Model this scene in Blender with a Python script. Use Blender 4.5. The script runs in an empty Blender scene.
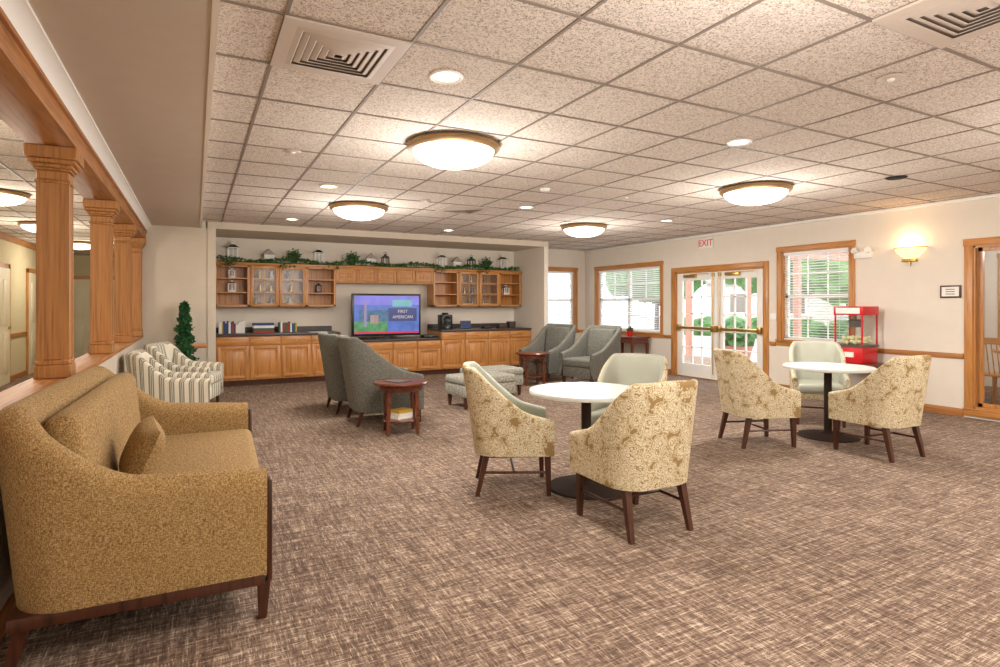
import bpy, bmesh, math, random
from mathutils import Matrix, Vector
random.seed(4)
S = bpy.context.scene
R = math.radians

# ------------------------------------------------------------------ materials
def lin(c):
    return tuple(((x/255)/12.92 if x/255 <= .04045 else (((x/255)+.055)/1.055)**2.4) for x in c)
def newmat(name):
    m = bpy.data.materials.new(name); m.use_nodes = True
    nt = m.node_tree; b = nt.nodes['Principled BSDF']
    return m, nt, b
def flat(name, rgb, rough=.6, metal=0, emit=0, var=.06, vs=6, bump=0, bs=200):
    m, nt, b = newmat(name); c = lin(rgb)
    n = nt.nodes.new('ShaderNodeTexNoise'); n.inputs['Scale'].default_value = vs; n.inputs['Detail'].default_value = 3
    tc = nt.nodes.new('ShaderNodeTexCoord'); nt.links.new(tc.outputs['Object'], n.inputs['Vector'])
    r = nt.nodes.new('ShaderNodeValToRGB')
    r.color_ramp.elements[0].position = .3; r.color_ramp.elements[1].position = .7
    r.color_ramp.elements[0].color = (*[x*(1-var) for x in c], 1)
    r.color_ramp.elements[1].color = (*[min(1, x*(1+var)) for x in c], 1)
    nt.links.new(n.outputs['Fac'], r.inputs['Fac']); nt.links.new(r.outputs['Color'], b.inputs['Base Color'])
    b.inputs['Roughness'].default_value = rough; b.inputs['Metallic'].default_value = metal
    if emit:
        b.inputs['Emission Color'].default_value = (*c, 1); b.inputs['Emission Strength'].default_value = emit
    if bump:
        n2 = nt.nodes.new('ShaderNodeTexNoise'); n2.inputs['Scale'].default_value = bs
        nt.links.new(tc.outputs['Object'], n2.inputs['Vector'])
        bp = nt.nodes.new('ShaderNodeBump'); bp.inputs['Strength'].default_value = bump; bp.inputs['Distance'].default_value = .005
        nt.links.new(n2.outputs['Fac'], bp.inputs['Height']); nt.links.new(bp.outputs['Normal'], b.inputs['Normal'])
    return m
def ramp(nt, stops, interp='LINEAR'):
    r = nt.nodes.new('ShaderNodeValToRGB'); e = r.color_ramp.elements; r.color_ramp.interpolation = interp
    while len(e) < len(stops): e.new(.5)
    for i, (p, c) in enumerate(stops):
        e[i].position = p; e[i].color = (*c, 1)
    return r
def noise(nt, scale3, detail=3, sc=1.0, rough=.5):
    tc = nt.nodes.new('ShaderNodeTexCoord'); mp = nt.nodes.new('ShaderNodeMapping')
    mp.inputs['Scale'].default_value = scale3
    nt.links.new(tc.outputs['Object'], mp.inputs['Vector'])
    n = nt.nodes.new('ShaderNodeTexNoise'); n.inputs['Scale'].default_value = sc; n.inputs['Detail'].default_value = detail
    n.inputs['Roughness'].default_value = rough
    nt.links.new(mp.outputs['Vector'], n.inputs['Vector']); return n
def mathn(nt, op, a, b=None, v=None):
    m = nt.nodes.new('ShaderNodeMath'); m.operation = op
    nt.links.new(a, m.inputs[0])
    if b is not None: nt.links.new(b, m.inputs[1])
    if v is not None: m.inputs[1].default_value = v
    return m.outputs[0]
def wood(name, c1, c2, rough=.35, ax=2, fr=45):
    m, nt, b = newmat(name)
    s = [fr, fr, fr]; s[ax] = 2.5
    n = noise(nt, s, 4)
    r = ramp(nt, [(.3, lin(c2)), (.5, lin(c1)), (.75, lin([min(255, x*1.08) for x in c1]))])
    nt.links.new(n.outputs['Fac'], r.inputs['Fac']); nt.links.new(r.outputs['Color'], b.inputs['Base Color'])
    b.inputs['Roughness'].default_value = rough
    return m
OAK = wood('oak', (192, 133, 72), (156, 98, 46))
OAKH = wood('oak_horizontal', (190, 131, 70), (156, 98, 46), ax=0)
OAKC = wood('oak_column_wood', (170, 116, 62), (140, 90, 46), .5, fr=80)
OAKY = wood('oak_beam', (170, 113, 59), (136, 85, 42), .5, ax=1)
DARKW = wood('dark_walnut', (76, 42, 28), (44, 24, 16), .3)
CHERRY = wood('cherry_wood', (104, 54, 34), (66, 32, 20), .28, 0)
WALL = flat('wall_paint', (228, 219, 206), .85, var=.015)
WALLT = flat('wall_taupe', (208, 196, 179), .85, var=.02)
HALLW = flat('hall_wall_paint', (210, 197, 162), .85, var=.02)
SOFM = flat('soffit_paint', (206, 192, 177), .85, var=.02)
WHITE = flat('white_trim_paint', (240, 238, 233), .5, var=.01)
GRIDM = flat('tbar_metal', (138, 125, 114), .6, var=.01)
VENTM = flat('vent_metal', (206, 192, 180), .5, var=.02)
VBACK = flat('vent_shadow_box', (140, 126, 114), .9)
DARK = flat('dark_void', (28, 26, 25), .9)
BLACK = flat('black_plastic', (22, 22, 24), .35)
BRASS = flat('brass', (196, 160, 90), .3, .9)
BRONZE = flat('brushed_bronze', (150, 120, 80), .45, .5)
STEEL = flat('brushed_steel', (120, 112, 104), .35, .85)
PEDM = flat('pedestal_metal', (62, 50, 44), .85, 0)
PEDM.node_tree.nodes['Principled BSDF'].inputs['Specular IOR Level'].default_value = .15
GLOW = flat('lit_glass', (255, 246, 228), .4, emit=4.5, var=0)
GLOWW = flat('lit_warm_glass', (255, 214, 140), .4, emit=1.8, var=0)
BULB = flat('bulb_glow', (255, 232, 200), .4, emit=8, var=0)
COUNTER = flat('counter_laminate', (66, 58, 56), .35, var=.15, vs=60)
TABLETOP = flat('table_laminate', (218, 217, 212), .25, var=.02)
RED = flat('red_enamel', (206, 28, 36), .3)
REDL = flat('exit_red', (215, 20, 20), .4, emit=.15)
LEAF = flat('leaf_green', (58, 98, 46), .6, var=.45, vs=25)
LEAFD = flat('pine_green', (40, 92, 48), .7, var=.4, vs=30)
TREEL = flat('tree_foliage', (98, 134, 80), .8, var=.4, vs=3)
POT = flat('pot_dark', (70, 50, 40), .6)
CREAMD = flat('cream_door', (232, 222, 196), .5, var=.01)
CONC = flat('concrete', (196, 190, 184), .9, var=.08)
SIDING = flat('siding', (200, 194, 186), .8)
ROOFM = flat('shingles', (130, 124, 120), .9)
VINYL = flat('sage_vinyl', (168, 169, 154), .4, var=.03, vs=10)
PAPER = flat('white_paper', (236, 234, 228), .6)
POP = flat('popcorn', (245, 228, 180), .8, var=.2, vs=60)
BLIND = flat('blind_slat', (240, 241, 240), .5, var=.01)
PINKM = flat('patio_terracotta', (186, 134, 116), .8)

def glassmat(name, tint=(1, 1, 1), fac=.08):
    m, nt, b = newmat(name); nt.nodes.remove(b)
    out = nt.nodes['Material Output']
    t = nt.nodes.new('ShaderNodeBsdfTransparent'); t.inputs['Color'].default_value = (*tint, 1)
    g = nt.nodes.new('ShaderNodeBsdfGlossy'); g.inputs['Roughness'].default_value = .35
    mx = nt.nodes.new('ShaderNodeMixShader'); mx.inputs['Fac'].default_value = fac
    nt.links.new(t.outputs[0], mx.inputs[1]); nt.links.new(g.outputs[0], mx.inputs[2]); nt.links.new(mx.outputs[0], out.inputs['Surface'])
    return m
GLASS = glassmat('window_glass', fac=.02)
CGLASS = glassmat('cabinet_glass', (.95, .97, .97), .03)

def carpet():
    m, nt, b = newmat('woven_carpet')
    a = noise(nt, (17, 150, 1), 2); c = noise(nt, (150, 17, 1), 2); d = noise(nt, (280, 280, 1), 2); e = noise(nt, (1.2, 1.2, 1), 2)
    g = noise(nt, (3.0, 48, 1), 1); g2 = noise(nt, (48, 3.0, 1), 1)
    mx = mathn(nt, 'MAXIMUM', a.outputs['Fac'], c.outputs['Fac'])
    s = mathn(nt, 'MULTIPLY', mx, v=.50)
    d2 = mathn(nt, 'MULTIPLY', d.outputs['Fac'], v=.16)
    e2 = mathn(nt, 'MULTIPLY', e.outputs['Fac'], v=.04)
    g = mathn(nt, 'MULTIPLY', g.outputs['Fac'], v=.17); g2 = mathn(nt, 'MULTIPLY', g2.outputs['Fac'], v=.17)
    t = mathn(nt, 'ADD', s, d2); t = mathn(nt, 'ADD', t, e2); t = mathn(nt, 'ADD', t, g); t = mathn(nt, 'ADD', t, g2)
    r = ramp(nt, [(.465, lin((76, 58, 47))), (.54, lin((116, 94, 79))), (.585, lin((148, 126, 108))), (.655, lin((200, 182, 162)))])
    nt.links.new(t, r.inputs['Fac']); nt.links.new(r.outputs['Color'], b.inputs['Base Color'])
    b.inputs['Roughness'].default_value = .95
    bp = nt.nodes.new('ShaderNodeBump'); bp.inputs['Strength'].default_value = .4; bp.inputs['Distance'].default_value = .005
    nt.links.new(t, bp.inputs['Height']); nt.links.new(bp.outputs['Normal'], b.inputs['Normal'])
    return m
CARPET = carpet()
def tilemat():
    m, nt, b = newmat('acoustic_tile')
    a = noise(nt, (150, 150, 150), 3); c = noise(nt, (75, 75, 75), 2)
    t = mathn(nt, 'ADD', a.outputs['Fac'], c.outputs['Fac'])
    r = ramp(nt, [(.38, lin((140, 124, 111))), (.47, lin((214, 201, 190))), (.60, lin((234, 223, 213)))])
    h = mathn(nt, 'MULTIPLY', t, v=.5)
    nt.links.new(h, r.inputs['Fac']); nt.links.new(r.outputs['Color'], b.inputs['Base Color'])
    b.inputs['Roughness'].default_value = .95
    bp = nt.nodes.new('ShaderNodeBump'); bp.inputs['Strength'].default_value = .3; bp.inputs['Distance'].default_value = .003
    nt.links.new(h, bp.inputs['Height']); nt.links.new(bp.outputs['Normal'], b.inputs['Normal'])
    return m
TILE = tilemat()
def tweed(name, c1, c2, c3, sc=230):
    m, nt, b = newmat(name)
    a = noise(nt, (sc, sc*.25, sc), 2); c = noise(nt, (sc*.25, sc, sc*.3), 2)
    t = mathn(nt, 'ADD', a.outputs['Fac'], c.outputs['Fac']); t = mathn(nt, 'MULTIPLY', t, v=.5)
    r = ramp(nt, [(.38, lin(c1)), (.5, lin(c2)), (.62, lin(c3))])
    nt.links.new(t, r.inputs['Fac']); nt.links.new(r.outputs['Color'], b.inputs['Base Color'])
    b.inputs['Roughness'].default_value = .9
    return m
SOFA = tweed('khaki_tweed', (106, 78, 42), (150, 119, 72), (186, 156, 108), 330)
GRAYF = tweed('slate_fabric', (80, 79, 72), (100, 99, 91), (119, 117, 107), 150)
def floral():
    m, nt, b = newmat('damask_fabric')
    tc = nt.nodes.new('ShaderNodeTexCoord')
    v = nt.nodes.new('ShaderNodeTexVoronoi'); v.inputs['Scale'].default_value = 13
    nt.links.new(tc.outputs['Object'], v.inputs['Vector'])
    v2 = nt.nodes.new('ShaderNodeTexVoronoi'); v2.inputs['Scale'].default_value = 55
    nt.links.new(tc.outputs['Object'], v2.inputs['Vector'])
    n = noise(nt, (40, 40, 40), 2)
    k2 = mathn(nt, 'MULTIPLY', v2.outputs['Distance'], v=.22)
    k = mathn(nt, 'MULTIPLY', n.outputs['Fac'], v=.26)
    t = mathn(nt, 'ADD', v.outputs['Distance'], k); t = mathn(nt, 'ADD', t, k2); t = mathn(nt, 'MULTIPLY', t, v=.85)
    G = lin((150, 122, 76)); C = lin((214, 202, 172)); M = lin((176, 152, 106))
    # scroll outlines: alternate cream / gold rings over the full value range .3-.9
    st = [(0, C), (.34, C), (.37, G), (.40, G), (.425, C), (.48, C), (.51, G), (.535, C), (.60, C), (.63, M), (.655, G), (.68, C), (.73, C), (.755, G), (.79, M), (.82, C), (.88, G), (1, G)]
    r = ramp(nt, st)
    nt.links.new(t, r.inputs['Fac']); nt.links.new(r.outputs['Color'], b.inputs['Base Color'])
    b.inputs['Roughness'].default_value = .8
    return m
FLORAL = floral()
def stripes():
    m, nt, b = newmat('striped_fabric')
    tc = nt.nodes.new('ShaderNodeTexCoord'); sp = nt.nodes.new('ShaderNodeSeparateXYZ'); nt.links.new(tc.outputs['Object'], sp.inputs[0])
    s = mathn(nt, 'ADD', sp.outputs['X'], sp.outputs['Y']); s = mathn(nt, 'MULTIPLY', s, v=10.5); f = mathn(nt, 'FRACT', s)
    A = lin((226, 218, 200)); B = lin((140, 136, 118)); C = lin((88, 84, 70))
    r = ramp(nt, [(0, A), (.36, B), (.55, A), (.61, C), (.69, A), (.76, B), (.90, A)], 'CONSTANT')
    nt.links.new(f, r.inputs['Fac']); nt.links.new(r.outputs['Color'], b.inputs['Base Color'])
    b.inputs['Roughness'].default_value = .85
    return m
STRIPE = stripes()
OTTO = tweed('ottoman_fabric', (120, 118, 108), (156, 154, 142), (186, 184, 172), 120)

# ------------------------------------------------------------------ mesh builder
class MB:
    def __init__(s, name, mats):
        s.name = name; s.mats = mats; s.bm = bmesh.new()
    def mi(s, m):
        if m not in s.mats: s.mats.append(m)
        return s.mats.index(m)
    def add(s, t, mat, M=None, smooth=False, keep=False):
        if M is not None: bmesh.ops.transform(t, matrix=M, verts=t.verts)
        bmesh.ops.recalc_face_normals(t, faces=t.faces)
        i = s.mi(mat) if mat else 0
        for f in t.faces:
            if not keep: f.material_index = i
            f.smooth = smooth
        me = bpy.data.meshes.new('tmp'); t.to_mesh(me); t.free(); s.bm.from_mesh(me); bpy.data.meshes.remove(me)
    def box(s, x0, x1, y0, y1, z0, z1, mat, bev=0, seg=2, M=None):
        t = bmesh.new(); bmesh.ops.create_cube(t, size=1)
        bmesh.ops.scale(t, vec=(abs(x1-x0), abs(y1-y0), abs(z1-z0)), verts=t.verts)
        if bev: bmesh.ops.bevel(t, geom=t.edges[:], offset=bev, segments=seg, profile=.5, affect='EDGES')
        bmesh.ops.translate(t, vec=((x0+x1)/2, (y0+y1)/2, (z0+z1)/2), verts=t.verts)
        s.add(t, mat, M, smooth=bool(bev))
    def taper(s, p0, p1, w0, w1, mat, bev=0):
        t = bmesh.new(); vs = []
        for p, w in ((p0, w0), (p1, w1)):
            for dx, dy in ((-1, -1), (1, -1), (1, 1), (-1, 1)):
                vs.append(t.verts.new((p[0]+dx*w/2, p[1]+dy*w/2, p[2])))
        t.faces.new(vs[0:4]); t.faces.new(vs[4:8])
        for i in range(4): t.faces.new((vs[i], vs[(i+1) % 4], vs[4+(i+1) % 4], vs[4+i]))
        if bev: bmesh.ops.bevel(t, geom=t.edges[:], offset=bev, segments=1, affect='EDGES')
        s.add(t, mat)
    def lathe(s, prof, mat, c=(0, 0, 0), seg=32, M=None, smooth=True):
        t = bmesh.new(); rings = []
        for r, z in prof:
            if r < 1e-5: rings.append([t.verts.new((c[0], c[1], c[2]+z))])
            else: rings.append([t.verts.new((c[0]+r*math.cos(2*math.pi*i/seg), c[1]+r*math.sin(2*math.pi*i/seg), c[2]+z)) for i in range(seg)])
        for a, b in zip(rings, rings[1:]):
            for i in range(seg):
                j = (i+1) % seg
                if len(a) == 1 and len(b) == 1: continue
                if len(a) == 1: t.faces.new((a[0], b[i], b[j]))
                elif len(b) == 1: t.faces.new((a[i], a[j], b[0]))
                else: t.faces.new((a[i], a[j], b[j], b[i]))
        s.add(t, mat, M, smooth=smooth)
    def tube(s, p0, p1, r, mat, r2=None, seg=12):
        p0, p1 = Vector(p0), Vector(p1); d = p1-p0; t = bmesh.new()
        bmesh.ops.create_cone(t, cap_ends=True, segments=seg, radius1=r, radius2=r if r2 is None else r2, depth=d.length)
        M = Matrix.Translation((p0+p1)/2) @ d.to_track_quat('Z', 'Y').to_matrix().to_4x4()
        s.add(t, mat, M, smooth=True)
    def prism(s, pts, z0, z1, mat, M=None, bev=0):
        t = bmesh.new(); a = [t.verts.new((x, y, z0)) for x, y in pts]; b = [t.verts.new((x, y, z1)) for x, y in pts]
        t.faces.new(a); t.faces.new(b); n = len(pts)
        for i in range(n): t.faces.new((a[i], a[(i+1) % n], b[(i+1) % n], b[i]))
        if bev: bmesh.ops.bevel(t, geom=t.edges[:], offset=bev, segments=2, affect='EDGES')
        s.add(t, mat, M)
    def pillow(s, w, h, th, mat, M, n=12):
        t = bmesh.new(); g = {}
        for sd in (1, -1):
            for i in range(n+1):
                for j in range(n+1):
                    u, v = i/n*2-1, j/n*2-1
                    e = max(0, (1-abs(u)**3)*(1-abs(v)**3))**.5
                    if sd == -1 and (i in (0, n) or j in (0, n)): g[sd, i, j] = g[1, i, j]; continue
                    g[sd, i, j] = t.verts.new((u*w/2*(1-.05*(1-v*v)), v*h/2*(1-.05*(1-u*u)), sd*th/2*e))
            for i in range(n):
                for j in range(n):
                    t.faces.new((g[sd, i, j], g[sd, i+1, j], g[sd, i+1, j+1], g[sd, i, j+1]))
        s.add(t, mat, M, smooth=True)
    def shell(s, W, D, T, zb, zs, H, Ha, Hf, t0, t1, r, rake, flare, mo, mi_, p=1.7, wingp=1.5, crown=0.0):
        w = W/2-T/2; yb = -D/2+T/2; yf = D/2; P = []
        n1 = 18
        for i in range(n1): P.append((w, yf+(yb+r-yf)*i/n1, 1, 0))
        for i in range(9):
            a = -math.pi/2*i/8
            P.append((w-r+r*math.cos(a), yb+r+r*math.sin(a), math.cos(a), math.sin(a)))
        nb = 10
        for i in range(1, nb//2+1): P.append(((w-r)*(1-2*i/nb), yb, 0, -1))
        P2 = [(-x, y, -nx, ny) for x, y, nx, ny in reversed(P[:-1])]
        P = P+P2
        t = bmesh.new(); rings = []; K = 7
        for x, y, nx, ny in P:
            tt = (y+D/2)/D
            k = min(1, max(0, (tt-t0)/(t1-t0)))
            kk = k*k*(3-2*k) if p == 0 else 1-(1-k)**p
            h = H+(Ha-H)*kk
            if tt > t1: h = Ha+(Hf-Ha)*(tt-t1)/(1-t1)
            h += crown*max(0, 1-(x/w)**2) if tt < .2 else 0
            wb = max(0, 1-tt)**wingp
            sec = []
            for i in range(K): z = zb+(h-T/2-zb)*i/(K-1); sec.append((T/2, z))
            for i in range(1, 6):
                a = math.pi*i/6; sec.append((T/2*math.cos(a), h-T/2+T/2*math.sin(a)))
            for i in range(K): z = h-T/2+(zs-(h-T/2))*i/(K-1); sec.append((-T/2, z))
            ring = []
            for off, z in sec:
                f = (z-zb)/(H-zb)
                ring.append(t.verts.new((x+nx*(off+flare*f), y+ny*(off+flare*f)-rake*f*wb, z)))
            rings.append(ring)
        a, b = s.mi(mo), s.mi(mi_)
        m = len(rings[0])
        for A, B in zip(rings, rings[1:]):
            for j in range(m):
                f = t.faces.new((A[j], A[(j+1) % m], B[(j+1) % m], B[j]))
                f.material_index = a if (j < K+2 or j == m-1) else b
        for q in (rings[0], rings[-1]):
            f = t.faces.new(q); f.material_index = a
        s.add(t, None, None, smooth=True, keep=True)
        return P
    def done(s, loc=(0, 0, 0), rz=0, parent=None, angle=40):
        me = bpy.data.meshes.new(s.name); s.bm.to_mesh(me); s.bm.free()
        for m in s.mats: me.materials.append(m)
        try: me.set_sharp_from_angle(angle=R(angle))
        except Exception: pass
        o = bpy.data.objects.new(s.name, me); S.collection.objects.link(o)
        o.location = loc; o.rotation_euler = (0, 0, rz)
        if parent: o.parent = parent
        return o
def inst(o, loc, rz):
    n = bpy.data.objects.new(o.name.split('.')[0], o.data); S.collection.objects.link(n)
    n.location = loc; n.rotation_euler = (0, 0, rz); return n
def text(body, size, mat, M, parent, ext=.002, name='lettering'):
    c = bpy.data.curves.new(name, 'FONT'); c.body = body; c.size = size; c.extrude = ext; c.align_x = 'CENTER'; c.align_y = 'CENTER'
    c.materials.append(mat); o = bpy.data.objects.new(name, c); S.collection.objects.link(o)
    o.parent = parent; o.matrix_local = M; return o
def wallmesh(name, mat, axis, a0, a1, c0, c1, z1, holes, z0=0):
    mb = MB(name, [mat])
    def bx(u0, u1, za, zb):
        if u1-u0 < 1e-4 or zb-za < 1e-4: return
        if axis == 'y': mb.box(c0, c1, u0, u1, za, zb, mat)
        else: mb.box(u0, u1, c0, c1, za, zb, mat)
    u = a0
    for h0, h1, hz0, hz1 in sorted(holes):
        bx(u, h0, z0, z1); bx(h0, h1, z0, hz0); bx(h0, h1, hz1, z1); u = h1
    bx(u, a1, z0, z1)
    return mb.done()

# ------------------------------------------------------------------ camera
cam = bpy.data.cameras.new('camera'); co = bpy.data.objects.new('camera', cam); S.collection.objects.link(co)
cam.sensor_width = 36; cam.lens = 580/1000*36; cam.shift_y = -.0285; cam.clip_start = .05
co.location = (0, 0, 1.4); co.rotation_euler = (R(90), 0, R(-27.7)); S.camera = co

# ------------------------------------------------------------------ room shell
XR = 8.52; CZ = 2.74; SZ = 2.63; YN = 10.4; YB = 11.7
mb = MB('floor', [CARPET]); mb.box(-3.1, 12.2, -3.2, 18.2, -.1, 0, CARPET); mb.done()
mb = MB('ceiling', [TILE]); mb.box(.08, XR+.15, -3.1, YB+.15, CZ, CZ+.1, TILE); mb.done()
mb = MB('ceiling_hallway', [TILE]); mb.box(-3.1, -.97, -3.1, 18.1, 2.66, CZ+.1, TILE); mb.done()
mb = MB('ceiling_grid', [GRIDM])
for k in range(0, 15):
    x = .37+.61*k
    if x < XR-.05: mb.box(x-.009, x+.009, -3.0, YB, CZ-.005, CZ, GRIDM)
for k in range(-9, 16):
    y = 2.82+.61*k
    if -3 < y < YB: mb.box(.09, XR, y-.009, y+.009, CZ-.006, CZ, GRIDM)
mb.done()
mb = MB('ceiling_grid_hallway', [GRIDM])
for k in range(4): mb.box(-2.75+.61*k-.009, -2.75+.61*k+.009, -3, 18, 2.653, 2.66, GRIDM)
for k in range(34): mb.box(-3, -.98, -2.9+.61*k-.009, -2.9+.61*k+.009, 2.652, 2.66, GRIDM)
mb.done()
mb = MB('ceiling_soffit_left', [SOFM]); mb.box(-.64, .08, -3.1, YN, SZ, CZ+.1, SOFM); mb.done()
mb = MB('trim_soffit_edge', [WALL]); mb.box(.06, .088, -3.0, YN, SZ-.006, CZ-.001, WALL); mb.done()
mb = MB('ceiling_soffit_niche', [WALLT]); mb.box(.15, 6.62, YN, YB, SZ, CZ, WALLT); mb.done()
mb = MB('trim_ceiling_right', [WHITE]); mb.box(XR-.05, XR, -3.0, YB, CZ-.05, CZ-.006, WHITE, .01); mb.done()
mb = MB('beam_fascia', [WALLT]); mb.box(-.97, -.69, -3.1, YN, 2.53, CZ+.1, WALLT); mb.done()
mb = MB('trim_crown_left', [WHITE])
t = bmesh.new()
pr = [(-.60, SZ), (-.69, SZ), (-.69, SZ-.105), (-.675, SZ-.105), (-.665, SZ-.07), (-.62, SZ-.02), (-.60, SZ-.015)]
a = [t.verts.new((x, -3.0, z)) for x, z in pr]; b = [t.verts.new((x, YN, z)) for x, z in pr]
t.faces.new(a); t.faces.new(b)
for i in range(len(pr)): t.faces.new((a[i], a[(i+1) % len(pr)], b[(i+1) % len(pr)], b[i]))
mb.add(t, WHITE); mb.done()
mb = MB('beam_oak', [OAKY])
mb.box(-.93, -.67, -3.0, YN, 2.40, 2.53, OAKY, .008)
mb.box(-.95, -.65, -3.0, YN, 2.505, 2.53, OAKY, .006)
mb.done()
mb = MB('wall_half_left', [WALL]); mb.box(-.9, -.735, -3.0, YN, 0, .90, WALLT); mb.done()
mb = MB('trim_half_wall_cap', [OAKY]); mb.box(-.93, -.705, -3.0, YN, .90, .935, OAKY, .008); mb.done()
mb = MB('baseboard_half_wall', [OAKY]); mb.box(-.735, -.717, -3.0, YN, 0, .10, OAKY, .004); mb.done()
mb = MB('oak_column', [OAKC])
def sq(w, z0, z1, bev=.006): mb.box(-w/2, w/2, -w/2, w/2, z0, z1, OAKC, bev, 1)
sq(.19, .936, 1.02); sq(.18, 1.02, 1.05); sq(.160, 1.05, 2.18)
for dx, dy in ((1, 0), (-1, 0), (0, 1), (0, -1)):
    cx, cy = dx*.080, dy*.080
    for o_ in (-.062, .062):
        if dx: mb.box(cx-.004, cx+.004, o_-.018, o_+.018, 1.05, 2.18, OAKC)
        else: mb.box(o_-.018, o_+.018, cy-.004, cy+.004, 1.05, 2.18, OAKC)
sq(.185, 2.17, 2.19)
sq(.166, 2.19, 2.25)
sq(.19, 2.25, 2.265, .004); sq(.215, 2.265, 2.29, .006); sq(.25, 2.29, 2.32, .008); sq(.27, 2.32, 2.398, .006)
col = mb.done((-.80, 4.64, 0))
for y in (6.75, 8.6, 10.22, 2.6, .5): inst(col, (-.80, y, 0), 0)

wallmesh('wall_right', WALL, 'y', -3.1, YB+.15, XR, XR+.15, CZ,
         [(9.08, 11.22, .80, 2.23), (6.61, 8.67, 0, 2.05), (5.16, 6.28, .82, 2.27), (2.0, 3.63, .12, 2.13)])
wallmesh('wall_back', WALL, 'x', -.0, XR, YB, YB+.15, CZ, [(7.40, 8.20, .80, 2.23)])
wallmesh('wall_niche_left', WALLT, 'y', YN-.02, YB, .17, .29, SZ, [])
wallmesh('wall_niche_right', WALL, 'y', YN-.02, YB, 6.50, 6.60, SZ, [])
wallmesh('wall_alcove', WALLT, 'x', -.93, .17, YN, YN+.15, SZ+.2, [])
wallmesh('wall_front', WALL, 'x', -3.1, 12.2, -3.1, -3.0, CZ, [])
wallmesh('wall_hall_left', HALLW, 'y', -3.0, 18.1, -3.1, -3.0, CZ, [])
wallmesh('wall_hall_back', HALLW, 'x', -3.0, 0, 18.0, 18.1, CZ, [])
wallmesh('wall_hall_right', HALLW, 'y', YN+.15, 18.0, -.93, -.8, CZ, [])
mb = MB('trim_chair_rail_right', [OAKY])
for a0, a1 in ((3.73, 5.06), (6.38, 6.50), (8.78, 8.97)): mb.box(XR-.022, XR, a0, a1, .725, .79, OAKY, .005)
mb.done()
mb = MB('baseboard_right', [OAKY])
for a0, a1 in ((-3, 1.9), (3.73, 6.50), (8.78, YB)): mb.box(XR-.016, XR, a0, a1, 0, .10, OAKY, .004)
mb.done()
mb = MB('trim_chair_rail_back', [OAKH]); mb.box(6.6, 7.30, YB-.022, YB, .725, .79, OAKH, .005); mb.box(8.30, XR-.022, YB-.022, YB, .725, .79, OAKH, .005); mb.done()
mb = MB('baseboard_back', [OAKH]); mb.box(6.6, XR-.02, YB-.016, YB, 0, .1, OAKH, .004); mb.done()
mb = MB('trim_chair_rail_alcove', [OAKH]); mb.box(-.69, .168, YN-.022, YN, .72, .79, OAKH, .005); mb.done()
mb = MB('baseboard_alcove', [OAKH]); mb.box(-.71, .168, YN-.016, YN, 0, .1, OAKH, .004); mb.done()
mb = MB('trim_hall_rail', [OAKY])
mb.box(-3.0, -2.975, -3, 18, .80, .87, OAKY); mb.box(-3.0, -2.985, -3, 18, 0, .1, OAKY); mb.box(-3.0, -2.95, -3, 18, 2.55, 2.65, OAKY)
mb.box(-2.97, -.95, 17.97, 18, .80, .87, OAKH)
mb.done()

# ------------------------------------------------------------------ windows
def window(name, w, z0, z1, loc, rz, panes=1, mun=(2, 3), blinds=True, casing=.08, blind_z=None, sill=True, tilt=-22):
    mb = MB(name, [OAK]); h = w/2; c = casing
    for sx in (-1, 1):
        mb.box(sx*h, sx*(h+c), -.022, 0, z0-c, z1+c, OAK, .004)
        mb.box(sx*(h-.02), sx*h, 0, .06, z0, z1, OAK)
    mb.box(-h-c-.01, h+c+.01, -.026, 0, z1, z1+c, OAKH, .004)
    mb.box(-h-c-.01, h+c+.01, -.026, 0, z0-c, z0, OAKH, .004)
    mb.box(-h, h, 0, .06, z1-.02, z1, OAKH); mb.box(-h, h, 0, .06, z0, z0+.02, OAKH)
    if sill: mb.box(-h-c, h+c, -.06, 0, z0-.012, z0+.012, OAKH, .004)
    pw = (2*h-.04)/panes
    for p in range(panes):
        a = -h+.02+p*pw; b = a+pw; y0, y1 = .07, .12; f = .045
        fm = WHITE if mun[1] else OAK
        mb.box(a, a+f, y0, y1, z0+.02, z1-.02, fm); mb.box(b-f, b, y0, y1, z0+.02, z1-.02, fm)
        mb.box(a, b, y0, y1, z0+.02, z0+.02+f, fm); mb.box(a, b, y0, y1, z1-.02-f, z1-.02, fm)
        zm = (z0+z1)/2
        if mun[1]: mb.box(a, b, y0, y1, zm-.025, zm+.025, WHITE)
        for i in range(1, mun[0]+1):
            x = a+f+(pw-2*f)*i/(mun[0]+1); mb.box(x-.008, x+.008, .09, .105, z0, z1-.02, WHITE)
        for i in range(1, mun[1]+1):
            z = z0+(z1-z0)*i/(mun[1]+1); mb.box(a, b, .09, .105, z-.008, z+.008, WHITE)
        mb.box(a+f, b-f, .097, .099, z0+.02+f, z1-.02-f, GLASS)
    o = mb.done(loc, rz)
    if blinds:
        bb = MB('blinds', [BLIND]); bz = blind_z or z0+.03
        for p in range(panes):
            a = -h+.03+p*pw; b = a+pw-.02
            bb.box(a, b, .012, .055, z1-.065, z1-.02, BLIND)
            z = z1-.09
            while z > bz:
                M = Matrix.Translation((0, .035, z)) @ Matrix.Rotation(R(tilt), 4, 'X')
                bb.box(a, b, -.02, .02, -.0012, .0012, BLIND, M=M); z -= .042
            bb.box(a, b, .02, .05, bz-.01, bz+.01, BLIND)
            for xx in (a+.15, b-.15): bb.box(xx-.002, xx+.002, .034, .036, bz, z1-.05, BLIND)
        bb.done(parent=o)
    return o
window('window_1', 2.14, .80, 2.23, (XR, 10.15, 0), R(-90), 2, (1, 3), True, tilt=-30)
window('window_2', 1.12, .82, 2.27, (XR, 5.72, 0), R(-90), 1, (2, 3), True, tilt=-14)
window('window_3', .80, .80, 2.23, (7.80, YB, 0), 0, 1, (1, 3), True, tilt=-30)
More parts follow.
